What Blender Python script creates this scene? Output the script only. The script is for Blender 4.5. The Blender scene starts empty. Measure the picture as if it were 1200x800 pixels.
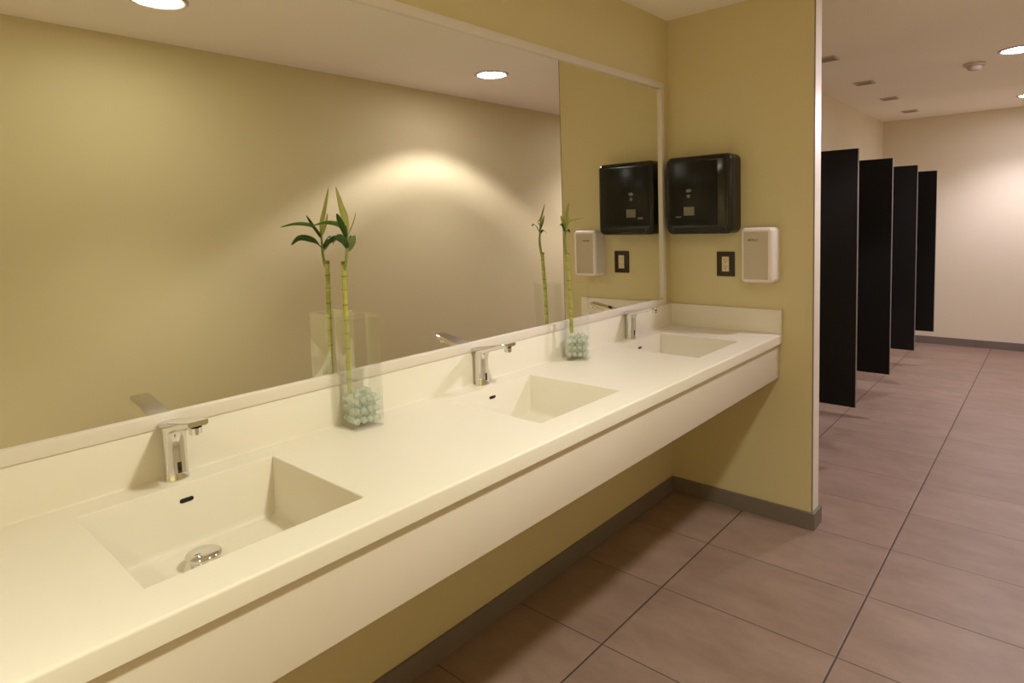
import bpy, bmesh, math, random
from mathutils import Vector, Matrix
random.seed(7)
S = bpy.context.scene
COL = S.collection
R = math.radians

# ------------------------------------------------------------------ measures
XP, TP = 0.6707, 0.086          # stub wall: reach from the mirror wall, thickness (its face is y = 0)
ZC = 2.3065                     # ceiling
XW = 1.948                      # wall opposite the mirror
YE, YF = 4.7186, -4.3           # end wall, wall behind the camera
ZT = 0.85                       # worktop
XF = 0.5425                     # worktop front
BB = 0.0747                     # skirting height
SINKS = (-2.277, -1.357, -0.438)

# ------------------------------------------------------------------ materials
def mat(name):
    m = bpy.data.materials.new(name); m.use_nodes = True
    nt = m.node_tree; nt.nodes.clear()
    out = nt.nodes.new('ShaderNodeOutputMaterial')
    return m, nt, out
def principled(name, col, rough=.5, metal=0., noise=None, bump=0., bscale=200., coat=0., spec=.5, trans=0., ior=1.45, sss=0.):
    m, nt, out = mat(name)
    b = nt.nodes.new('ShaderNodeBsdfPrincipled')
    b.inputs['Base Color'].default_value = (*col, 1); b.inputs['Roughness'].default_value = rough
    b.inputs['Metallic'].default_value = metal; b.inputs['Coat Weight'].default_value = coat
    b.inputs['Specular IOR Level'].default_value = spec
    b.inputs['Transmission Weight'].default_value = trans; b.inputs['IOR'].default_value = ior
    tc = nt.nodes.new('ShaderNodeTexCoord')
    if noise:
        sc, amt = noise
        n = nt.nodes.new('ShaderNodeTexNoise'); n.inputs['Scale'].default_value = sc; n.inputs['Detail'].default_value = 5
        nt.links.new(tc.outputs['Object'], n.inputs['Vector'])
        mx = nt.nodes.new('ShaderNodeMix'); mx.data_type = 'RGBA'
        mx.inputs[6].default_value = (*[c*(1-amt) for c in col], 1); mx.inputs[7].default_value = (*[min(1, c*(1+amt)) for c in col], 1)
        nt.links.new(n.outputs['Fac'], mx.inputs[0]); nt.links.new(mx.outputs[2], b.inputs['Base Color'])
    if bump:
        n2 = nt.nodes.new('ShaderNodeTexNoise'); n2.inputs['Scale'].default_value = bscale; n2.inputs['Detail'].default_value = 3
        nt.links.new(tc.outputs['Object'], n2.inputs['Vector'])
        bp = nt.nodes.new('ShaderNodeBump'); bp.inputs['Strength'].default_value = bump; bp.inputs['Distance'].default_value = .002
        nt.links.new(n2.outputs['Fac'], bp.inputs['Height']); nt.links.new(bp.outputs['Normal'], b.inputs['Normal'])
    nt.links.new(b.outputs[0], out.inputs[0])
    return m
def emission(name, col, st):
    m, nt, out = mat(name)
    e = nt.nodes.new('ShaderNodeEmission'); e.inputs[0].default_value = (*col, 1); e.inputs[1].default_value = st
    nt.links.new(e.outputs[0], out.inputs[0]); return m
def thin_glass(name, tint, gl=.9):
    m, nt, out = mat(name)
    t = nt.nodes.new('ShaderNodeBsdfTransparent'); t.inputs[0].default_value = (*tint, 1)
    g = nt.nodes.new('ShaderNodeBsdfGlossy'); g.inputs['Roughness'].default_value = .02; g.inputs[0].default_value = (.95, .97, .95, 1)
    f = nt.nodes.new('ShaderNodeFresnel'); f.inputs[0].default_value = 1.5
    mu = nt.nodes.new('ShaderNodeMath'); mu.operation = 'MULTIPLY'; mu.inputs[1].default_value = gl
    nt.links.new(f.outputs[0], mu.inputs[0])
    mx = nt.nodes.new('ShaderNodeMixShader'); nt.links.new(mu.outputs[0], mx.inputs[0])
    nt.links.new(t.outputs[0], mx.inputs[1]); nt.links.new(g.outputs[0], mx.inputs[2]); nt.links.new(mx.outputs[0], out.inputs[0])
    return m
def tile_material(name, col, grout, ox, oy, w, h, mortar=.0042):
    m, nt, out = mat(name)
    N = nt.nodes.new
    b = N('ShaderNodeBsdfPrincipled'); b.inputs['Roughness'].default_value = .42
    tc = N('ShaderNodeTexCoord'); mp = N('ShaderNodeMapping'); mp.inputs['Location'].default_value = (-ox+10*w, -oy+20*h, 0)
    nt.links.new(tc.outputs['Object'], mp.inputs[0])
    sx = N('ShaderNodeSeparateXYZ'); nt.links.new(mp.outputs[0], sx.inputs[0])
    def mth(op, a, b=None, c=None):
        q = N('ShaderNodeMath'); q.operation = op
        for k, v in enumerate((a, b, c)):
            if v is None: continue
            if isinstance(v, (int, float)): q.inputs[k].default_value = v
            else: nt.links.new(v, q.inputs[k])
        return q.outputs[0]
    def line(sock, pitch, half):
        d = mth('SUBTRACT', mth('PINGPONG', mth('DIVIDE', sock, pitch), .5), 0)     # 0 on a joint
        return mth('SUBTRACT', 1, mth('SMOOTH_MIN', 1, mth('DIVIDE', d, half/pitch), .2))
    lx = mth('MAXIMUM', line(sx.outputs[0], w, mortar), 0); ly = mth('MAXIMUM', line(sx.outputs[1], h, mortar*.62), 0)
    joint = mth('MINIMUM', mth('MULTIPLY', mth('MAXIMUM', lx, mth('MULTIPLY', ly, .8)), 1.5), 1)
    cell = N('ShaderNodeCombineXYZ')
    nt.links.new(mth('FLOOR', mth('DIVIDE', sx.outputs[0], w)), cell.inputs[0]); nt.links.new(mth('FLOOR', mth('DIVIDE', sx.outputs[1], h)), cell.inputs[1])
    wn = N('ShaderNodeTexWhiteNoise'); wn.noise_dimensions = '2D'; nt.links.new(cell.outputs[0], wn.inputs['Vector'])
    tone = mth('MULTIPLY_ADD', wn.outputs['Value'], .09, .955)
    n = N('ShaderNodeTexNoise'); n.inputs['Scale'].default_value = 3.4; n.inputs['Detail'].default_value = 9; n.inputs['Roughness'].default_value = .72
    st = N('ShaderNodeMapping'); st.inputs['Scale'].default_value = (1, 2.2, 1)
    nt.links.new(tc.outputs['Object'], st.inputs[0]); nt.links.new(st.outputs[0], n.inputs['Vector'])
    n3 = N('ShaderNodeTexNoise'); n3.inputs['Scale'].default_value = 60; n3.inputs['Detail'].default_value = 4
    nt.links.new(tc.outputs['Object'], n3.inputs['Vector'])
    rmp = N('ShaderNodeValToRGB'); rmp.color_ramp.elements[0].position = .3; rmp.color_ramp.elements[1].position = .72
    rmp.color_ramp.elements[0].color = (col[0]*.80, col[1]*.78, col[2]*.76, 1); rmp.color_ramp.elements[1].color = (col[0]*1.16, col[1]*1.18, col[2]*1.2, 1)
    nt.links.new(n.outputs['Fac'], rmp.inputs[0])
    m1 = N('ShaderNodeMix'); m1.data_type = 'RGBA'; m1.blend_type = 'MULTIPLY'; m1.inputs[0].default_value = 1
    nt.links.new(rmp.outputs[0], m1.inputs[6]); nt.links.new(tone, m1.inputs[7])
    m2 = N('ShaderNodeMix'); m2.data_type = 'RGBA'; nt.links.new(joint, m2.inputs[0])
    nt.links.new(m1.outputs[2], m2.inputs[6]); m2.inputs[7].default_value = (*grout, 1)
    nt.links.new(m2.outputs[2], b.inputs['Base Color'])
    inv = N('ShaderNodeMath'); inv.operation = 'SUBTRACT'; inv.inputs[0].default_value = 1; nt.links.new(joint, inv.inputs[1])
    ad = N('ShaderNodeMath'); ad.operation = 'MULTIPLY_ADD'; ad.inputs[1].default_value = .06
    nt.links.new(n3.outputs['Fac'], ad.inputs[0]); nt.links.new(inv.outputs[0], ad.inputs[2])
    bp = N('ShaderNodeBump'); bp.inputs['Strength'].default_value = .5; bp.inputs['Distance'].default_value = .002
    nt.links.new(ad.outputs[0], bp.inputs['Height']); nt.links.new(bp.outputs[0], b.inputs['Normal'])
    nt.links.new(b.outputs[0], out.inputs[0])
    return m

CREAM = principled('cream_paint', (.79, .715, .575), .62, bump=.06, bscale=160, noise=(1.2, .02), spec=.35)
PAINT = principled('olive_paint', (.69, .605, .355), .62, bump=.06, bscale=160, noise=(1.2, .02), spec=.35)
CEIL = principled('ceiling_paint', (.95, .895, .83), .8, noise=(.8, .02), spec=.2)
FLOOR = tile_material('floor_tile', (.305, .21, .165), (.055, .037, .032), .3645, -.7806, .6023, .3966)
SKIRT = principled('skirting_tile', (.20, .165, .145), .45, noise=(9, .12))
SOLID = principled('solid_surface', (.81, .765, .665), .42, noise=(3, .015), spec=.35)
APRON = principled('apron_laminate', (.72, .655, .565), .42, noise=(2, .015))
RECESS = principled('recess_laminate', (.58, .49, .38), .6)
TRIMW = principled('white_corner_trim', (.88, .84, .80), .4)
TRIMD = principled('brown_joint', (.24, .17, .14), .6)
CHROME = principled('chrome', (.74, .725, .71), .07, 1.0)
DARKCH = principled('sensor_glass', (.02, .012, .01), .12, coat=.5)
DARK = principled('black_void', (.012, .010, .009), .5)
FRAME = principled('satin_frame', (.76, .70, .63), .4, spec=.5)
MIRROR = principled('mirror_silver', (.94, .945, .92), .0, 1.0)
BLACKP = principled('black_gloss_plastic', (.010, .009, .009), .10, spec=.5)
BLACKM = principled('black_smoke_window', (.007, .0065, .0065), .24, spec=.3)
PANEL = principled('black_laminate', (.008, .0072, .0072), .45, noise=(14, .2), spec=.25)
PEDGE = principled('panel_edge_grey', (.23, .21, .20), .45)
WHITEP = principled('white_plastic', (.86, .80, .78), .3)
SMOKY = principled('smoky_window', (.56, .48, .385), .22, coat=.3)
STICK = principled('pale_sticker', (.19, .175, .125), .5)
GREYI = principled('grey_print', (.20, .19, .18), .4)
INK = principled('dark_print', (.05, .035, .02), .6)
PLATE = principled('brown_outlet_plate', (.035, .02, .010), .35)
IVORY = principled('ivory_outlet', (.75, .64, .42), .35)
GLASS = thin_glass('clear_vase_glass', (.988, .992, .987), .32)
PEBBLE = principled('pale_green_glass_pebble', (.90, .95, .88), .04, trans=.62, ior=1.3)
STALK = None
def stalk_mat():
    m, nt, out = mat('bamboo_stalk')
    N = nt.nodes.new
    b = N('ShaderNodeBsdfPrincipled'); b.inputs['Roughness'].default_value = .38
    tc = N('ShaderNodeTexCoord'); n = N('ShaderNodeTexNoise'); n.inputs['Scale'].default_value = 40
    nt.links.new(tc.outputs['Object'], n.inputs['Vector'])
    r = N('ShaderNodeValToRGB'); r.color_ramp.elements[0].color = (.30, .33, .055, 1); r.color_ramp.elements[1].color = (.50, .47, .10, 1)
    r.color_ramp.elements[0].position = .35; r.color_ramp.elements[1].position = .65
    nt.links.new(n.outputs['Fac'], r.inputs[0]); nt.links.new(r.outputs[0], b.inputs['Base Color'])
    nt.links.new(b.outputs[0], out.inputs[0]); return m
STALK = stalk_mat()
NODEM = principled('bamboo_node', (.22, .19, .045), .5)
SHOOT = principled('green_shoot', (.22, .27, .055), .45, noise=(60, .2))
LEAFD = principled('dark_green_leaf', (.07, .15, .02), .4, noise=(70, .2))
LEAFM = principled('mid_green_leaf', (.15, .25, .04), .4, noise=(70, .2))
LEAFP = principled('pale_green_leaf', (.52, .52, .16), .42, noise=(70, .15))
LENS_W = emission('lamp_lens_warm', (1, .98, .80), 27)
LENS_N = emission('lamp_lens_neutral', (1, .92, 1.02), 32)
VENTM = principled('grey_grille', (.40, .33, .29), .5)
DETW = principled('detector_plastic', (.62, .52, .45), .5)

# ------------------------------------------------------------------ mesh helpers
def bm_box(bm, a, b, bev=0., seg=3):
    x0, y0, z0 = a; x1, y1, z1 = b
    r = bmesh.ops.create_cube(bm, size=1)
    vs = r['verts']
    for v in vs:
        v.co = Vector(((x0+x1)/2+v.co.x*(x1-x0), (y0+y1)/2+v.co.y*(y1-y0), (z0+z1)/2+v.co.z*(z1-z0)))
    if bev:
        es = list({e for v in vs for e in v.link_edges})
        bmesh.ops.bevel(bm, geom=es, offset=bev, segments=seg, profile=.5, affect='EDGES')
def box(a, b, bev=0., seg=3):
    bm = bmesh.new(); bm_box(bm, a, b, bev, seg); return bm
def bm_cyl(bm, p, r, h, seg=32, r2=None, axis='Z'):
    """disc-ended cylinder from p along axis"""
    m = {'Z': Matrix.Identity(4), 'X': Matrix.Rotation(R(90), 4, 'Y'), 'Y': Matrix.Rotation(R(-90), 4, 'X')}[axis]
    bmesh.ops.create_cone(bm, cap_ends=True, segments=seg, radius1=r, radius2=r if r2 is None else r2, depth=h,
                          matrix=Matrix.Translation(p) @ m @ Matrix.Translation((0, 0, h/2)))
def bm_lathe(bm, p, prof, seg=40):
    rings = []
    for r, z in prof:
        if r < 1e-6: rings.append([bm.verts.new((p[0], p[1], p[2]+z))])
        else: rings.append([bm.verts.new((p[0]+r*math.cos(2*math.pi*k/seg), p[1]+r*math.sin(2*math.pi*k/seg), p[2]+z)) for k in range(seg)])
    for A, B in zip(rings, rings[1:]):
        for k in range(seg):
            j = (k+1) % seg
            if len(A) == 1: bm.faces.new((A[0], B[j], B[k])) if len(B) > 1 else None
            elif len(B) == 1: bm.faces.new((A[k], A[j], B[0]))
            else: bm.faces.new((A[k], A[j], B[j], B[k]))
    bmesh.ops.recalc_face_normals(bm, faces=bm.faces)
def bm_tube(bm, pts, rad, seg=12):
    pts = [Vector(p) for p in pts]; rs = rad if isinstance(rad, (list, tuple)) else [rad]*len(pts)
    rings = []; up = Vector((1, .13, .07))
    for i, p in enumerate(pts):
        t = (pts[min(i+1, len(pts)-1)]-pts[max(i-1, 0)]).normalized()
        u = (up - t*up.dot(t)).normalized(); w = t.cross(u)
        rings.append([bm.verts.new(p+(u*math.cos(2*math.pi*k/seg)+w*math.sin(2*math.pi*k/seg))*rs[i]) for k in range(seg)])
    for A, B in zip(rings, rings[1:]):
        for k in range(seg): bm.faces.new((A[k], A[(k+1) % seg], B[(k+1) % seg], B[k]))
    bm.faces.new(rings[0][::-1]); bm.faces.new(rings[-1])
def bm_prism(bm, prof, y0, y1):
    """extrude a closed (x, z) outline along y"""
    A = [bm.verts.new((x, y0, z)) for x, z in prof]; B = [bm.verts.new((x, y1, z)) for x, z in prof]
    n = len(prof)
    for k in range(n): bm.faces.new((A[k], A[(k+1) % n], B[(k+1) % n], B[k]))
    bm.faces.new(A[::-1]); bm.faces.new(B)
    bmesh.ops.recalc_face_normals(bm, faces=bm.faces)

ROOT = {}
def obj(name, bm, m, parent=None, smooth=35, org=None):
    """one mesh object; coordinates are given in the world and stored relative to the thing's base"""
    base = Vector(ROOT[parent.name]) if parent else (Vector(org) if org else Vector((0, 0, 0)))
    for v in bm.verts: v.co -= base
    me = bpy.data.meshes.new(name); bm.to_mesh(me); bm.free()
    if smooth:
        for p in me.polygons: p.use_smooth = True
        me.set_sharp_from_angle(angle=R(smooth))
    for mm in (m if isinstance(m, (list, tuple)) else [m]): me.materials.append(mm)
    o = bpy.data.objects.new(name, me); COL.objects.link(o)
    if parent: o.parent = parent
    elif org: o.location = base
    ROOT[o.name] = tuple(base)
    return o
def tag(o, label=None, cat=None, group=None, kind=None):
    for k, v in (('label', label), ('category', cat), ('group', group), ('kind', kind)):
        if v: o[k] = v
    return o
def thing(name, loc, label, cat, group=None):
    o = bpy.data.objects.new(name, None); COL.objects.link(o); o.location = loc; o.empty_display_size = .05
    ROOT[o.name] = tuple(loc)
    return tag(o, label, cat, group)
def dup(root, loc, label=None, group=None):
    def cp(o, par):
        c = o.copy(); COL.objects.link(c); c.parent = par; ROOT[c.name] = ROOT.get(o.name, (0, 0, 0))
        for ch in list(o.children): cp(ch, c)
        return c
    r = cp(root, None); r.location = loc
    if label: r['label'] = label
    if group: r['group'] = group
    return r
def struct(name, bm, m, smooth=0, label=None):
    o = obj(name, bm, m, None, smooth); o['kind'] = 'structure'
    if label: o['label'] = label
    return o

# ------------------------------------------------------------------ the room
W = .12
struct('floor', box((-W, YF-W, -.1), (XW+W, YE+W, 0)), FLOOR, label='brown grey stone-look floor tiles in a straight grid')
struct('ceiling', box((-W, YF-W, ZC), (XW+W, YE+W, ZC+.1)), CEIL, label='plain pale ceiling with recessed lamps')
struct('wall_left', box((-W, YF-W, 0), (0, TP/2, ZC)), PAINT, label='olive wall behind the mirror and vanity')
struct('wall_left_back', box((-W, TP/2, 0), (0, YE+W, ZC)), CREAM, label='cream wall carrying the black dividers')
struct('wall_right', box((XW, YF-W, 0), (XW+W, YE+W, ZC)), PAINT, label='olive wall facing the mirror, seen in its reflection')
struct('wall_back', box((0, YE, 0), (XW, YE+W, ZC)), CREAM, label='end wall behind the black dividers')
struct('wall_front', box((0, YF-W, 0), (XW, YF, ZC)), PAINT, label='wall behind the viewer')
struct('wall_partition', box((0, 0, 0), (XP-.004, TP, ZC)), PAINT, label='olive stub wall at the end of the vanity')
bm = bmesh.new(); bm_box(bm, (XP-.004, .006, BB), (XP, TP, ZC)); struct('trim_1', bm, TRIMW, label='white end face of the olive stub wall')
struct('trim_2', box((XP-.004, -.001, BB), (XP-.0005, .006, ZC)), TRIMD, label='thin brown joint along the stub wall corner')
T = .012
struct('baseboard_left', box((0, YF, 0), (T, -T, BB), .0015), SKIRT)
struct('baseboard_partition', box((0, -T, 0), (XP+T, 0, BB), .0015), SKIRT)
struct('baseboard_partition_end', box((XP, 0, 0), (XP+T, TP, BB), .0015), SKIRT)
struct('baseboard_partition_back', box((0, TP, 0), (XP+T, TP+T, BB), .0015), SKIRT)
struct('baseboard_left_back', box((0, TP+T, 0), (T, YE-T, BB), .0015), SKIRT)
struct('baseboard_back', box((0, YE-T, 0), (XW-T, YE, BB), .0015), SKIRT)
struct('baseboard_right', box((XW-T, YF, 0), (XW, YE, BB), .0015), SKIRT)

# ------------------------------------------------------------------ vanity
YV = YF+.01
cnt = thing('vanity_counter', (0, -1.2, ZT), 'long cream vanity counter with moulded rectangular sinks below the wall mirror', 'vanity')
HB = .1915                                         # half a basin along the wall
BX0, BX1 = .080, .447
def top_bm():
    bm = bmesh.new()
    ys = [YV]+[v for s in SINKS for v in (s-HB, s+HB)]+[0]
    xs = [.0006, BX0, BX1, XF-.006]
    V = {}
    def v(x, y, z):
        k = (round(x, 5), round(y, 5), round(z, 5))
        if k not in V: V[k] = bm.verts.new(k)
        return V[k]
    for j in range(len(ys)-1):
        for i in range(3):
            if i == 1 and j % 2 == 1: continue
            bm.faces.new([v(xs[i], ys[j], ZT), v(xs[i+1], ys[j], ZT), v(xs[i+1], ys[j+1], ZT), v(xs[i], ys[j+1], ZT)])
        # rounded nose and front face, underside lip
        prof = [(XF-.006+.006*math.sin(a), ZT-.006+.006*math.cos(a)) for a in [R(x) for x in (0, 22.5, 45, 67.5, 90)]]
        prof += [(XF, .8112), (XF-.002, .8092), (XF-.05, .8092)]
        for (xa, za), (xb, zb) in zip(prof, prof[1:]):
            bm.faces.new([v(xa, ys[j], za), v(xb, ys[j], zb), v(xb, ys[j+1], zb), v(xa, ys[j+1], za)])
    return bm
obj('countertop', top_bm(), SOLID, cnt, 40)
# underside board behind the apron
obj('apron', box((.5125, YV, .657), (.5305, -.001, .8092), .0015), APRON, cnt, 40)
bm = bmesh.new()
c = .004
cove = [(.014+c-c*math.sin(a), ZT+c-c*math.cos(a)) for a in [R(x) for x in (0, 15, 30, 45, 60, 75, 90)]]
bm_prism(bm, [(.0006, ZT)]+cove+[(.014, .956), (.0128, .9575), (.0006, .9575)], YV, -.001)
obj('backsplash', bm, SOLID, cnt, 40)
bm = bmesh.new(); bm_box(bm, (.0142, -.019, ZT), (XF-.001, -.001, .9555), .0015, 2)
obj('side_splash', bm, SOLID, cnt, 40)
def basin_bm(s):
    bm = bmesh.new()
    fx, fy = (BX0+BX1)/2, s
    hx, hy = (BX1-BX0)/2, HB
    rings = []
    for ins, z in ((0, ZT), (.0012, ZT-.0006), (.0024, ZT-.003), (.008, .730), (.010, .722), (.016, .7155), (.024, .713)):
        rings.append([bm.verts.new((fx+sx*(hx-ins), fy+sy*(hy-ins), z)) for sx, sy in ((-1, -1), (1, -1), (1, 1), (-1, 1))])
    for A, B in zip(rings, rings[1:]):
        for k in range(4): bm.faces.new((A[k], A[(k+1) % 4], B[(k+1) % 4], B[k]))
    # floor falls slightly to the drain
    L = rings[-1]; dx = .180
    cv = [bm.verts.new((dx+.03*math.cos(a), s-.005+.03*math.sin(a), .709)) for a in [R(45*k+22.5) for k in range(8)]]
    order = {0: 4, 1: 6, 2: 0, 3: 2}
    idx = [(4, 5), (6, 7), (0, 1), (2, 3)]
    # corner k -> two ring verts facing it
    cor = [min(range(8), key=lambda q: -((cv[q].co.x-dx)*sx+(cv[q].co.y-s)*sy)) for sx, sy in ((-1, -1), (1, -1), (1, 1), (-1, 1))]
    seq = [cor[k] for k in range(4)]
    for k in range(4):
        a, b = seq[k], seq[(k+1) % 4]
        n = (b-a) % 8
        chain = [cv[(a+q) % 8] for q in range(n+1)]
        bm.faces.new([L[k], L[(k+1) % 4]]+chain[::-1])
    bm.faces.new(cv)
    bmesh.ops.recalc_face_normals(bm, faces=bm.faces)
    for f in bm.faces:
        if f.calc_center_median().z < .72 and f.normal.z < 0: bmesh.ops.reverse_faces(bm, faces=bm.faces); break
    return bm
for i, s in enumerate(SINKS):
    if i == 0:
        b0 = obj('basin', basin_bm(s), SOLID, cnt, 50)
        bm = bmesh.new()                                        # slot in the back wall
        n = 14; ring = []
        for k in range(n):
            a = 2*math.pi*k/n; ring.append((s+(.009 if math.cos(a) > 0 else -.009)+.0045*math.cos(a), .815+.0045*math.sin(a)))
        A = [bm.verts.new((.0822, y, z)) for y, z in ring]; B = [bm.verts.new((.0855, y, z)) for y, z in ring]
        bm.faces.new(B); bm.faces.new(A[::-1])
        for k in range(n): bm.faces.new((A[k], A[(k+1) % n], B[(k+1) % n], B[k]))
        bmesh.ops.recalc_face_normals(bm, faces=bm.faces)
        ov = obj('overflow_slot', bm, DARK, b0, 40); ov['label'] = 'dark overflow slot'
        bm = bmesh.new()
        bm_lathe(bm, (.180, s-.010, .7095), [(.0, 0), (.034, 0), (.0355, .0015), (.034, .003), (.024, .004), (.024, .016), (.031, .0175), (.0335, .0205), (.0335, .0245), (.031, .028), (.024, .0305), (.012, .0318), (0, .0322)])
        dr = obj('drain_plug', bm, CHROME, b0, 50); dr['label'] = 'chrome push drain plug'
    else:
        b = b0.copy(); COL.objects.link(b); b.parent = cnt; b.location.y = s-SINKS[0]
        for ch in list(b0.children):
            c2 = ch.copy(); COL.objects.link(c2); c2.parent = b

# ------------------------------------------------------------------ mirror
YM, ZM0, ZM1, FWD = -.0698, .9583, 2.0031, .028
mir = thing('wall_mirror', (0, -1.5, ZM0), 'wide wall mirror in a thin pale frame above the vanity', 'mirror')
obj('mirror_glass', box((.0005, YV+.02, ZM0+.006), (.0065, YM-.006, ZM1-.006)), MIRROR, mir, 0)
bm = bmesh.new()
fx0, fx1 = .0005, .0175
bm_box(bm, (fx0, YV, ZM0), (fx1, YM, ZM0+FWD), .001, 2)
bm_box(bm, (fx0, YV, ZM1-FWD), (fx1, YM, ZM1), .001, 2)
bm_box(bm, (fx0, YM-FWD, ZM0+FWD), (fx1, YM, ZM1-FWD), .001, 2)
bm_box(bm, (fx0, YV, ZM0+FWD), (fx1, YV+FWD, ZM1-FWD), .001, 2)
obj('mirror_frame', bm, FRAME, mir, 40)

# ------------------------------------------------------------------ faucets
def faucet(s, label):
    f = thing('faucet', (.040, s, ZT), label, 'faucet', 'chrome sensor faucets along the vanity')
    bm = bmesh.new()                                           # column: rings blending from oval to the spout root
    seg = 40; rings = []
    def ring(x0, x1, hy, z, tilt=0., e=2.15):
        cx, hx = (x0+x1)/2, (x1-x0)/2
        out = []
        for k in range(seg):
            a = 2*math.pi*k/seg; ca, sa = math.cos(a), math.sin(a)
            x = hx*math.copysign(abs(ca)**(2/e), ca); y = hy*math.copysign(abs(sa)**(2/e), sa)
            out.append(bm.verts.new((cx+x, s+y, z+tilt*x)))
        return out
    prof = [(.0200, .0605, .0238, ZT), (.0200, .0605, .0238, ZT+.004), (.0207, .0597, .0230, ZT+.0055), (.0207, .0592, .0228, ZT+.03), (.0205, .0595, .0226, ZT+.06),
            (.0202, .0610, .0226, ZT+.085), (.0200, .0650, .0226, ZT+.098), (.0200, .0720, .0226, ZT+.108), (.0200, .082, .0226, ZT+.1165)]
    for q in prof: rings.append(ring(*q, tilt=0 if q[3] < ZT+.09 else .13*(q[3]-ZT-.09)/.0265))
    for A, B in zip(rings, rings[1:]):
        for k in range(seg): bm.faces.new((A[k], A[(k+1) % seg], B[(k+1) % seg], B[k]))
    bm.faces.new(rings[0][::-1]); bm.faces.new(rings[-1])
    body = obj('body', bm, CHROME, f, 40)
    bm = bmesh.new()                                           # spout: a tilted plate, thicker at its root
    st = []
    sl = .185
    for x, zb in ((.0196, .1080), (.045, .1085), (.070, .1080), (.090, .1150), (.115, .1235), (.142, .1300), (.163, .1345), (.175, .1400)):
        zt = .1215+sl*(x-.0196)
        h = .0226 if x < .155 else .0226-.0035*((x-.155)/.02)**2
        z0, z1 = ZT+zb, ZT+zt
        r = min(.003, (z1-z0)*.3)
        pts = [(-h+r, z0), (h-r, z0), (h, z0+r), (h, z1-r*.4), (h-r*.4, z1), (-h+r*.4, z1), (-h, z1-r*.4), (-h, z0+r)]
        st.append([bm.verts.new((x, s+y, z)) for y, z in pts])
    for A, B in zip(st, st[1:]):
        for k in range(8): bm.faces.new((A[k], A[(k+1) % 8], B[(k+1) % 8], B[k]))
    bm.faces.new(st[0][::-1]); bm.faces.new(st[-1])
    bmesh.ops.recalc_face_normals(bm, faces=bm.faces)
    sp = obj('spout', bm, CHROME, f, 40)
    bm = bmesh.new(); bm_cyl(bm, (.159, s, ZT+.1225), .0118, .0125, 28); bm_cyl(bm, (.159, s, ZT+.1210), .0095, .003, 28)
    obj('aerator', bm, CHROME, sp, 40)
    bm = bmesh.new(); bm_box(bm, (.0575, s-.0042, ZT+.016), (.0601, s+.0042, ZT+.040), .001, 2)
    w = obj('sensor_window', bm, DARKCH, body, 40); w['label'] = 'small black sensor window'
    return f
fa = faucet(SINKS[0], 'chrome sensor faucet at the sink nearest the viewer, left of both vases')
for s, l in ((SINKS[1], 'chrome sensor faucet at the middle sink, between the two glass vases'),
             (SINKS[2], 'chrome sensor faucet at the far sink beside the olive stub wall')):
    dup(fa, (.040, s, ZT), l)

# ------------------------------------------------------------------ vases, pebbles, bamboo
def rot(x, y, cx, cy, a):
    return (cx+x*math.cos(a)-y*math.sin(a), cy+x*math.sin(a)+y*math.cos(a))
def vase(cx, cy, side, h, ang, label):
    a = R(ang); t = thing('glass_vase', (cx, cy, ZT), label, 'vase')
    bm = bmesh.new()
    def sq(hs, z, r):
        out = []
        for q in range(4):
            for k in range(4):
                b = math.pi/2*q+math.pi/6*k
                ox, oy = ((1, 1), (-1, 1), (-1, -1), (1, -1))[q]
                x, y = rot(ox*(hs-r)+r*math.cos(b), oy*(hs-r)+r*math.sin(b), cx, cy, a)
                out.append(bm.verts.new((x, y, z)))
        return out
    H = side/2
    L = [sq(H-.002, ZT, .003), sq(H, ZT+.002, .004), sq(H, ZT+h-.001, .004), sq(H-.001, ZT+h, .003), sq(H-.003, ZT+h, .002), sq(H-.004, ZT+h-.001, .002), sq(H-.004, ZT+.012, .002)]
    for A, B in zip(L, L[1:]):
        n = len(A)
        for k in range(n): bm.faces.new((A[k], A[(k+1) % n], B[(k+1) % n], B[k]))
    bm.faces.new(L[0][::-1]); bm.faces.new(L[-1])
    bmesh.ops.recalc_face_normals(bm, faces=bm.faces)
    obj('vase_body', bm, GLASS, t, 30)
    return t
pb = bmesh.new(); bmesh.ops.create_icosphere(pb, subdivisions=3, radius=.0094)
for v in pb.verts:
    v.co.x *= 1.0+.05*math.sin(v.co.y*300); v.co.z *= .98
PM = bpy.data.meshes.new('glass_pebble'); pb.to_mesh(PM); pb.free()
for p in PM.polygons: p.use_smooth = True
PM.materials.append(PEBBLE)
def pebbles(cx, cy, side, ang, layers, label, group, stem, zs):
    a = R(ang); inner = side/2-.0042
    pitch = (2*inner-.0196)/3
    z = ZT+.0123+.0094
    for L in range(layers):
        n = 4 if L % 2 == 0 else 3
        for i in range(n):
            for j in range(n):
                x = (i-(n-1)/2)*pitch; y = (j-(n-1)/2)*pitch
                px, py = rot(x, y, cx, cy, a)
                if z+.0094 > zs and math.hypot(px-stem[0], py-stem[1]) < .0175: continue
                if L == layers-1 and random.random() < .3: continue
                o = bpy.data.objects.new('glass_pebble', PM); COL.objects.link(o)
                o.location = (px, py, z); o.rotation_euler = (random.random()*6, random.random()*6, random.random()*6)
                tag(o, label, 'pebble', group)
        z += math.sqrt(.0189**2-pitch**2/2)
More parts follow.
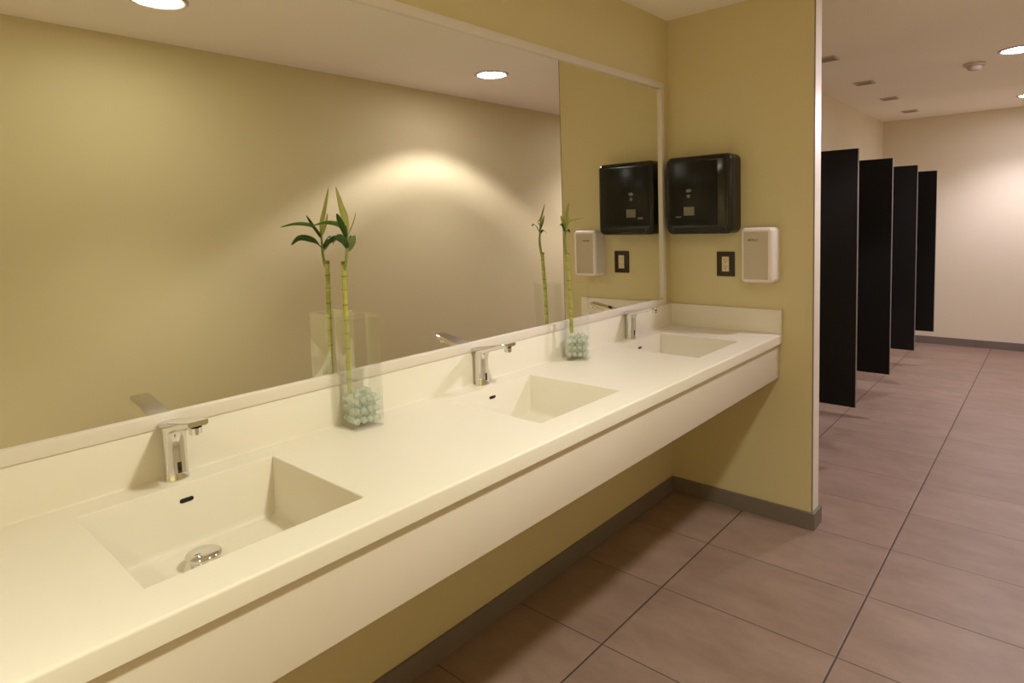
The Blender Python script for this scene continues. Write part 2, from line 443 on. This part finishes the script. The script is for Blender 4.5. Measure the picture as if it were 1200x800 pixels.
def leaf(pts, width, m, parent, side=(0, 0, 1), fold=.25):
    """a tapered blade along a polyline, bent up in a shallow V"""
    P = [Vector(p) for p in pts]
    Q = []
    for i in range(len(P)-1):                               # Catmull-Rom
        p0, p1, p2, p3 = P[max(i-1, 0)], P[i], P[i+1], P[min(i+2, len(P)-1)]
        for k in range(6):
            t = k/6; Q.append(.5*((2*p1)+(p2-p0)*t+(2*p0-5*p1+4*p2-p3)*t*t+(3*p1-p0-3*p2+p3)*t**3))
    Q.append(P[-1])
    bm = bmesh.new(); rows = []; n = len(Q)
    for i, q in enumerate(Q):
        t = i/(n-1)
        w = width*.5*(math.sin(math.pi*min(1, .06+t*.94))**.8)*(1-.35*t)+.0004
        d = (Q[min(i+1, n-1)]-Q[max(i-1, 0)]).normalized()
        s = Vector(side); s = (s-d*s.dot(d)).normalized(); nrm = d.cross(s)
        rows.append([bm.verts.new(q+s*w+nrm*w*fold), bm.verts.new(q+s*w*.5+nrm*w*fold*.4), bm.verts.new(q), bm.verts.new(q-s*w*.5+nrm*w*fold*.4), bm.verts.new(q-s*w+nrm*w*fold)])
    for A, B in zip(rows, rows[1:]):
        for k in range(4): bm.faces.new((A[k], A[k+1], B[k+1], B[k]))
    r = bmesh.ops.solidify(bm, geom=bm.faces[:], thickness=.0006)
    bmesh.ops.recalc_face_normals(bm, faces=bm.faces)
    return obj('leaf', bm, m, parent, 60)
def bamboo(base, top, nodes, rad, label, wob=0.):
    t = thing('lucky_bamboo', base, label, 'plant')
    b, e = Vector(base), Vector(top)
    bm = bmesh.new(); pts = []; rs = []
    n = 60; L = (e-b).length
    for i in range(n+1):
        u = i/n; p = b.lerp(e, u)
        p.y += wob*math.sin(u*math.pi*1.3); d = min(abs(u-k) for k in nodes)*L
        pts.append(p); rs.append(rad*(1.0+.13*math.exp(-(d/.0035)**2)-.05*math.exp(-((d-.006)/.004)**2)))
    bm_tube(bm, pts, rs, 20)
    st = obj('stalk', bm, STALK, t, 50)
    for k in nodes:
        i = int(k*n); p = pts[i]
        bm = bmesh.new(); bm_tube(bm, [p+Vector((0, 0, -.0016)), p+Vector((0, 0, 0)), p+Vector((0, 0, .0014))], [rad*1.06, rad*1.145, rad*1.06], 20)
        obj('node_ring', bm, NODEM, st, 50)
    bm = bmesh.new(); bm_tube(bm, [e+Vector((0, 0, -.004)), e+Vector((0, 0, .0035)), e+Vector((0, 0, .0045))], [rad*1.06, rad*1.03, rad*.8], 20)
    c = obj('cut_end', bm, NODEM, st, 50); c['label'] = 'dark dried cut end of the stalk'
    return t

VA = (.068, -1.832, .085, -9); VB = (.077, -.878, .086, 30)
vase(VA[0], VA[1], VA[2], .293, VA[3], 'square clear glass vase nearest the viewer, left of the middle sink, holding a bamboo stalk')
vase(VB[0], VB[1], VB[2], .281, VB[3], 'square clear glass vase between the middle and far sinks, holding a bamboo stalk')
pebbles(*VA, 6, 'pale green glass pebble in the vase nearest the viewer', 'pebbles in the near vase', (.050, -1.854), .935)
pebbles(*VB, 6, 'pale green glass pebble in the vase nearer the stub wall', 'pebbles in the far vase', (.066, -.902), .945)

p1 = bamboo((.050, -1.854, .937), (.045, -1.849, 1.281), [.12, .25, .36, .47, .58, .69, .80, .91], .0062, 'lucky bamboo stalk with several green leaves in the vase nearest the viewer')
bm = bmesh.new(); bm_tube(bm, [(.049, -1.849, 1.262), (.056, -1.850, 1.275), (.062, -1.850, 1.295), (.066, -1.849, 1.325), (.068, -1.848, 1.352), (.069, -1.850, 1.378)], [.0036, .0040, .0037, .0032, .0026, .0014], 12)
sh = obj('shoot', bm, SHOOT, p1, 50)
O = (.068, -1.849, 1.372)
leaf([(.068, -1.850, 1.358), (.064, -1.848, 1.392), (.046, -1.847, 1.430), (.024, -1.846, 1.480)], .021, LEAFP, p1, (.35, 1, 0))
leaf([(.068, -1.849, 1.352), (.070, -1.868, 1.376), (.074, -1.890, 1.384), (.079, -1.920, 1.385), (.083, -1.955, 1.378)], .013, LEAFM, p1, (.45, 0, .9))
leaf([(.068, -1.848, 1.350), (.070, -1.838, 1.372), (.072, -1.829, 1.392), (.073, -1.823, 1.412)], .012, LEAFP, p1, (1, -.3, 0))
leaf([(.067, -1.849, 1.312), (.067, -1.838, 1.328), (.066, -1.829, 1.342), (.065, -1.823, 1.352)], .022, SHOOT, p1, (.2, .5, -.6))
leaf([(.067, -1.850, 1.318), (.080, -1.868, 1.340), (.096, -1.895, 1.348), (.106, -1.915, 1.330)], .022, LEAFD, p1, (.55, -.3, .7))
leaf([(.067, -1.849, 1.318), (.052, -1.838, 1.338), (.036, -1.822, 1.347), (.024, -1.808, 1.346)], .021, LEAFD, p1, (.3, .3, .8))
leaf([(.068, -1.850, 1.345), (.075, -1.864, 1.372), (.078, -1.876, 1.394), (.080, -1.882, 1.408)], .017, LEAFD, p1, (.5, .8, .2))
p2 = bamboo((.066, -.902, .951), (.066, -.917, 1.250), [.10, .22, .33, .45, .56, .68, .80, .92], .0068, 'lucky bamboo stalk with a short leafy top in the vase nearer the stub wall', .003)
bm = bmesh.new(); bm_tube(bm, [(.064, -.917, 1.236), (.066, -.924, 1.252), (.067, -.929, 1.275), (.067, -.931, 1.305), (.067, -.927, 1.335), (.067, -.925, 1.365)], [.0045, .0048, .0046, .0042, .0034, .0015], 12)
obj('shoot', bm, SHOOT, p2, 50)
leaf([(.067, -.926, 1.350), (.067, -.920, 1.385), (.066, -.908, 1.415), (.064, -.897, 1.440)], .018, LEAFP, p2, (.3, 1, -.3))
leaf([(.067, -.927, 1.340), (.066, -.918, 1.362), (.064, -.910, 1.385), (.063, -.905, 1.398)], .020, LEAFP, p2, (1, .4, 0))
leaf([(.067, -.928, 1.325), (.066, -.914, 1.340), (.064, -.902, 1.338), (.062, -.892, 1.328)], .012, LEAFD, p2, (.8, 0, .5))
leaf([(.067, -.929, 1.330), (.070, -.945, 1.355), (.072, -.958, 1.362), (.074, -.966, 1.356)], .011, LEAFD, p2, (.8, 0, .5))
leaf([(.067, -.928, 1.345), (.062, -.932, 1.375), (.056, -.938, 1.392)], .016, LEAFP, p2, (.4, .8, 0))
leaf([(.067, -.927, 1.360), (.085, -.915, 1.372), (.10, -.890, 1.378), (.110, -.862, 1.380)], .006, LEAFP, p2, (.3, .2, .9))

# ------------------------------------------------------------------ things on the stub wall
def rounded(bm, x0, x1, z0, z1, y0, y1, r, e):
    """box on the wall: corners of radius r in x-z, front edge eased by e (y1 is the front, y1 < y0)"""
    def outline(ins):
        out = []; rr = max(r-ins*.6, .002)
        for q, (cx, cz) in enumerate(((x1, z1), (x0, z1), (x0, z0), (x1, z0))):
            sx = 1 if cx == x1 else -1; sz = 1 if cz == z1 else -1
            for k in range(7):
                a = math.pi/2*q+math.pi/12*k
                out.append((cx-sx*(rr+ins)+rr*math.cos(a), cz-sz*(rr+ins)+rr*math.sin(a)))
        return out
    rings = [[bm.verts.new((x, y, z)) for x, z in outline(i)] for i, y in
             [(0, y0)]+[(e*(1-math.cos(R(a))), y1+e*(1-math.sin(R(a)))) for a in (0, 15, 30, 45, 60, 75, 90)]]
    n = len(rings[0])
    for A, B in zip(rings, rings[1:]):
        for k in range(n): bm.faces.new((A[k], B[k], B[(k+1) % n], A[(k+1) % n]))
    bm.faces.new(rings[0]); bm.faces.new(rings[-1][::-1])
    bmesh.ops.recalc_face_normals(bm, faces=bm.faces)
def text_mesh(body, size, depth=.0005):
    cu = bpy.data.curves.new('t', 'FONT'); cu.body = body; cu.size = size; cu.extrude = depth; cu.align_x = 'CENTER'
    o = bpy.data.objects.new('t', cu); COL.objects.link(o)
    dg = bpy.context.evaluated_depsgraph_get(); dg.update()
    me = bpy.data.meshes.new_from_object(o.evaluated_get(dg))
    bm = bmesh.new(); bm.from_mesh(me); bpy.data.objects.remove(o); bpy.data.curves.remove(cu); bpy.data.meshes.remove(me)
    return bm
DY = -.112
tw = thing('paper_towel_dispenser', (.198, 0, 1.29), 'glossy black paper towel dispenser mounted on the olive stub wall', 'dispenser')
bm = bmesh.new(); rounded(bm, .038, .357, 1.294, 1.650, -.0005, DY, .030, .026)
obj('housing', bm, BLACKP, tw, 35)
bm = bmesh.new(); bm_box(bm, (.060, DY-.0008, 1.335), (.298, DY+.004, 1.622), .0012, 2)
cv = obj('front_cover', bm, BLACKM, tw, 35)
bm = bmesh.new(); bm_box(bm, (.085, DY-.0003, 1.308), (.320, DY+.006, 1.326), .0015, 2)
obj('paper_slot', bm, DARK, tw, 35)
bm = bmesh.new(); bm_box(bm, (.134, DY-.0018, 1.380), (.186, DY-.0004, 1.419), .0003, 1)
k = obj('sticker', bm, STICK, cv, 0); k['label'] = 'pale square sticker'
bm = bmesh.new(); bm_cyl(bm, (.158, DY-.0004, 1.468), .008, .0016, 24, axis='Y')
bmesh.ops.translate(bm, verts=bm.verts, vec=(0, -.0016, 0)); k = obj('lock', bm, GREYI, cv, 35); k['label'] = 'small grey lock'
bm = bmesh.new()
pr = [bm.verts.new((x, DY-.0016, z)) for x, z in ((.147, 1.486), (.168, 1.486), (.172, 1.492), (.169, 1.500), (.152, 1.500), (.147, 1.494))]
f = bm.faces.new(pr); e = bmesh.ops.extrude_face_region(bm, geom=[f])
bmesh.ops.translate(bm, verts=[v for v in e['geom'] if isinstance(v, bmesh.types.BMVert)], vec=(0, .0012, 0)); bmesh.ops.recalc_face_normals(bm, faces=bm.faces)
k = obj('highlight', bm, GREYI, cv, 0); k['label'] = 'small grey badge'  # highlight on the cover, modelled as a raised grey lozenge
bm = bmesh.new()
for q in range(5): bm_box(bm, (.094+.0055*q, DY-.0014, 1.3715), (.0985+.0055*q, DY-.0004, 1.3785-.0012*(q % 2)))
k = obj('printed_mark', bm, GREYI, cv, 0); k['label'] = 'tiny grey printed mark'

sd = thing('soap_dispenser', (.455, 0, 1.08), 'white wall soap dispenser with a smoky front window, right of the outlet', 'dispenser')
bm = bmesh.new(); rounded(bm, .392, .531, 1.080, 1.319, -.0005, -.092, .018, .016)
obj('housing', bm, WHITEP, sd, 35)
bm = bmesh.new(); bm_box(bm, (.405, -.0928, 1.094), (.512, -.086, 1.3025), .0015, 2)
wn = obj('front_window', bm, SMOKY, sd, 35); wn['label'] = 'smoky tan front window'
bm = text_mesh('BETELY', .0135)
bmesh.ops.transform(bm, matrix=Matrix.Translation((.448, -.0931, 1.261)) @ Matrix.Rotation(R(90), 4, 'X'), verts=bm.verts)
k = obj('lettering', bm, INK, wn, 0); k['label'] = 'small dark lettering'

ol = thing('wall_outlet', (.286, 0, 1.152), 'ivory wall socket in a dark brown plate between the two dispensers', 'outlet')
bm = bmesh.new(); bm_box(bm, (.244, -.0065, 1.096), (.3295, -.0003, 1.209), .002, 2)
obj('cover_plate', bm, PLATE, ol, 35)
bm = bmesh.new(); bm_box(bm, (.2700, -.0085, 1.1185), (.3035, -.0055, 1.1865), .001, 2)
rc = obj('receptacle', bm, IVORY, ol, 35)
for zz in (1.137, 1.168):
    bm = bmesh.new()
    bm_box(bm, (.2795, -.0088, zz-.001), (.2815, -.0080, zz+.009)); bm_box(bm, (.2920, -.0088, zz), (.2940, -.0080, zz+.008))
    bm_cyl(bm, (.2868, -.0088, zz-.006), .0026, .0008, 14, axis='Y')
    obj('socket_hole', bm, INK, rc, 0)

# ------------------------------------------------------------------ black dividers
def divider(y, label):
    d = thing('urinal_divider', (0, y, .305), label, 'divider', 'black dividers beyond the stub wall')
    obj('panel', box((.0002, y, .306), (.628, y+.016, 1.709), .0006, 1), PANEL, d, 0)
    k = obj('edge_strip', box((.6281, y-.0003, .306), (.6305, y+.0163, 1.709)), PEDGE, d, 0); k['label'] = 'grey edge strip'
    for z in (.5, 1.5):
        bm = bmesh.new(); bm_box(bm, (.0002, y+.0161, z), (.032, y+.018, z+.05)); bm_box(bm, (.0002, y+.018, z), (.003, y+.045, z+.05))
        obj('bracket', bm, CHROME, d, 0)
    return d
DL = ['tall black divider panel nearest the stub wall, largest of the four', 'tall black divider panel second from the stub wall',
      'tall black divider panel second from the end wall', 'tall black divider panel closest to the end wall, smallest of the four']
d0 = divider(.905, DL[0])
for y, l in zip((1.785, 2.680, 3.620), DL[1:]): dup(d0, (0, y, .305), l)

# ------------------------------------------------------------------ ceiling things
def vent(y, label):
    v = thing('ceiling_vent', (.34, y, ZC), label, 'vent', 'small square grilles in a row on the ceiling')
    bm = bmesh.new(); h = .062
    for a, b in (((-h, -h), (h, -h+.012)), ((-h, h-.012), (h, h)), ((-h, -h+.012), (-h+.012, h-.012)), ((h-.012, -h+.012), (h, h-.012))):
        bm_box(bm, (.34+a[0], y+a[1], ZC-.008), (.34+b[0], y+b[1], ZC-.0002))
    obj('frame', bm, DETW, v, 0)
    bm = bmesh.new()
    for k in range(8): bm_box(bm, (.34-.05, y-.046+.0125*k, ZC-.006), (.34+.05, y-.046+.0125*k+.008, ZC-.0005))
    obj('grille', bm, VENTM, v, 0)
    return v
VL = ['small square ceiling grille nearest the stub wall, partly hidden by it', 'small square ceiling grille second from the stub wall',
      'small square ceiling grille second from the end wall', 'small square ceiling grille closest to the end wall']
v0 = vent(1.37, VL[0])
for y, l in zip((2.33, 3.195, 4.10), VL[1:]): dup(v0, (.34, y, ZC), l)

sm = thing('smoke_detector', (.999, 2.25, ZC), 'beige smoke detector on the ceiling left of the nearer lit lamp', 'smoke detector')
bm = bmesh.new(); bm_lathe(bm, (.999, 2.25, ZC), [(0, -.0003), (.062, -.0003), (.062, -.012), (.056, -.018), (0, -.018)]); obj('base_plate', bm, DETW, sm, 40)
bm = bmesh.new(); bm_lathe(bm, (.999, 2.25, ZC), [(0, -.018), (.040, -.018), (.040, -.030), (.034, -.040), (.020, -.045), (0, -.046)]); obj('sensor_head', bm, DETW, sm, 40)

WARM, NEUT = (1, .98, .80), (1, .92, 1.04)
def downlight(x, y, lens, label):
    d = thing('ceiling_downlight', (x, y, ZC), label, 'ceiling lamp', 'round recessed downlights along the ceiling')
    bm = bmesh.new(); bm_lathe(bm, (x, y, ZC), [(.088, -.0003), (.108, -.0003), (.108, -.004), (.104, -.008), (.094, -.008), (.088, -.004), (.088, -.0003)], 48)
    obj('trim_ring', bm, DETW, d, 40)
    bm = bmesh.new(); bm_lathe(bm, (x, y, ZC), [(0, -.0003), (.087, -.0003), (.087, -.003), (.06, -.0075), (0, -.009)], 48)
    obj('lens', bm, lens, d, 40)
    return d
def lamp(x, y, col, power):
    l = bpy.data.lights.new('downlight_beam', 'SPOT'); l.energy = power; l.color = col
    l.spot_size = R(124 if y == .140 else 132 if col is NEUT else 106); l.spot_blend = .15 if y == .140 else .75 if col is NEUT else .7; l.shadow_soft_size = .07
    if y == .140:                                            # reflector bowl: a bright rim ring around a weaker core
        l.use_nodes = True; nt = l.node_tree; em = nt.nodes['Emission']
        tc = nt.nodes.new('ShaderNodeTexCoord'); sp = nt.nodes.new('ShaderNodeSeparateXYZ'); nt.links.new(tc.outputs['Normal'], sp.inputs[0])
        ab = nt.nodes.new('ShaderNodeMath'); ab.operation = 'ABSOLUTE'; nt.links.new(sp.outputs[2], ab.inputs[0])
        ac = nt.nodes.new('ShaderNodeMath'); ac.operation = 'ARCCOSINE'; nt.links.new(ab.outputs[0], ac.inputs[0])
        dv = nt.nodes.new('ShaderNodeMath'); dv.operation = 'DIVIDE'; dv.inputs[1].default_value = R(62); nt.links.new(ac.outputs[0], dv.inputs[0])
        rp = nt.nodes.new('ShaderNodeValToRGB'); nt.links.new(dv.outputs[0], rp.inputs[0])
        rp.color_ramp.elements[0].position = 0; rp.color_ramp.elements[1].position = 1
        for p_, v_ in ((0, .30), (.56, .24), (.68, .19), (.74, .20), (.79, .50), (.825, .40), (.865, .66), (.89, .52), (.93, .60), (.955, .40), (1, .16)):
            e_ = rp.color_ramp.elements[0] if p_ == 0 else rp.color_ramp.elements[-1] if p_ == 1 else rp.color_ramp.elements.new(p_)
            e_.color = (v_, v_, v_, 1)
        ml = nt.nodes.new('ShaderNodeMath'); ml.operation = 'MULTIPLY'; ml.inputs[1].default_value = 1.42; nt.links.new(rp.outputs[0], ml.inputs[0])
        nt.links.new(ml.outputs[0], em.inputs[1])
    o = bpy.data.objects.new('downlight_beam', l); COL.objects.link(o); o.location = (x, y, ZC-.085); o.rotation_euler = (0, R(15 if y == -1.755 else 0), 0); return o
DLG = [(1.335, -3.65, LENS_W, WARM, 58, 'unseen round ceiling downlight added behind the viewer for light'),  # added lamp out of view, extends the row to brighten the room
       (1.335, -1.755, LENS_W, WARM, 26, 'round ceiling downlight seen at the top left of the mirror'),
       (1.31, .140, LENS_N, NEUT, 28, 'round ceiling downlight seen in the mirror near the stub wall'),
       (1.24, 2.02, LENS_N, NEUT, 28, 'round ceiling downlight above the aisle, right of the smoke detector'),
       (1.24, 4.00, LENS_N, NEUT, 28, 'round ceiling downlight closest to the end wall')]
for x, y, lens, col, power, lab in DLG:
    downlight(x, y, lens, lab); lamp(x, y, col, power)

# ------------------------------------------------------------------ world, camera, output
w = bpy.data.worlds.new('World'); S.world = w; w.use_nodes = True
w.node_tree.nodes['Background'].inputs[0].default_value = (1, .85, .7, 1); w.node_tree.nodes['Background'].inputs[1].default_value = 0.02
CX, CY, CZ, YAW, PIT, ROL, F, PX, PY = 1.4584, -2.7502, 1.3711, .7109, -.0811, -.0306, 725.30, 620.85, 319.45
cp, spi = math.cos(PIT), math.sin(PIT)
Fw = Vector((-math.sin(YAW), math.cos(YAW), 0)); Rt = Vector((math.cos(YAW), math.sin(YAW), 0)); Up = Vector((0, 0, 1))
F2 = Fw*cp+Up*spi; U2 = Up*cp-Fw*spi
R3 = Rt*math.cos(ROL)+U2*math.sin(ROL); U3 = U2*math.cos(ROL)-Rt*math.sin(ROL)
cam = bpy.data.cameras.new('camera'); co = bpy.data.objects.new('camera', cam); COL.objects.link(co)
M = Matrix((R3, U3, -F2)).transposed().to_4x4(); M.translation = (CX, CY, CZ); co.matrix_world = M
cam.sensor_fit = 'HORIZONTAL'; cam.sensor_width = 36; cam.lens = F/1200*36
cam.shift_x = (600-PX)/1200; cam.shift_y = (PY-400)/1200
cam.clip_start = .01
S.camera = co
S.view_settings.view_transform = 'Standard'; S.view_settings.look = 'None'; S.view_settings.gamma = 1
S.view_settings.use_curve_mapping = False; S.view_settings.exposure = 1.14
cy = S.cycles
cy.use_denoising = True
cy.max_bounces = 14; cy.diffuse_bounces = 7; cy.glossy_bounces = 6; cy.transmission_bounces = 10; cy.transparent_max_bounces = 16
cy.caustics_reflective = True; cy.caustics_refractive = True; cy.sample_clamp_indirect = 0
cy.use_guiding = True
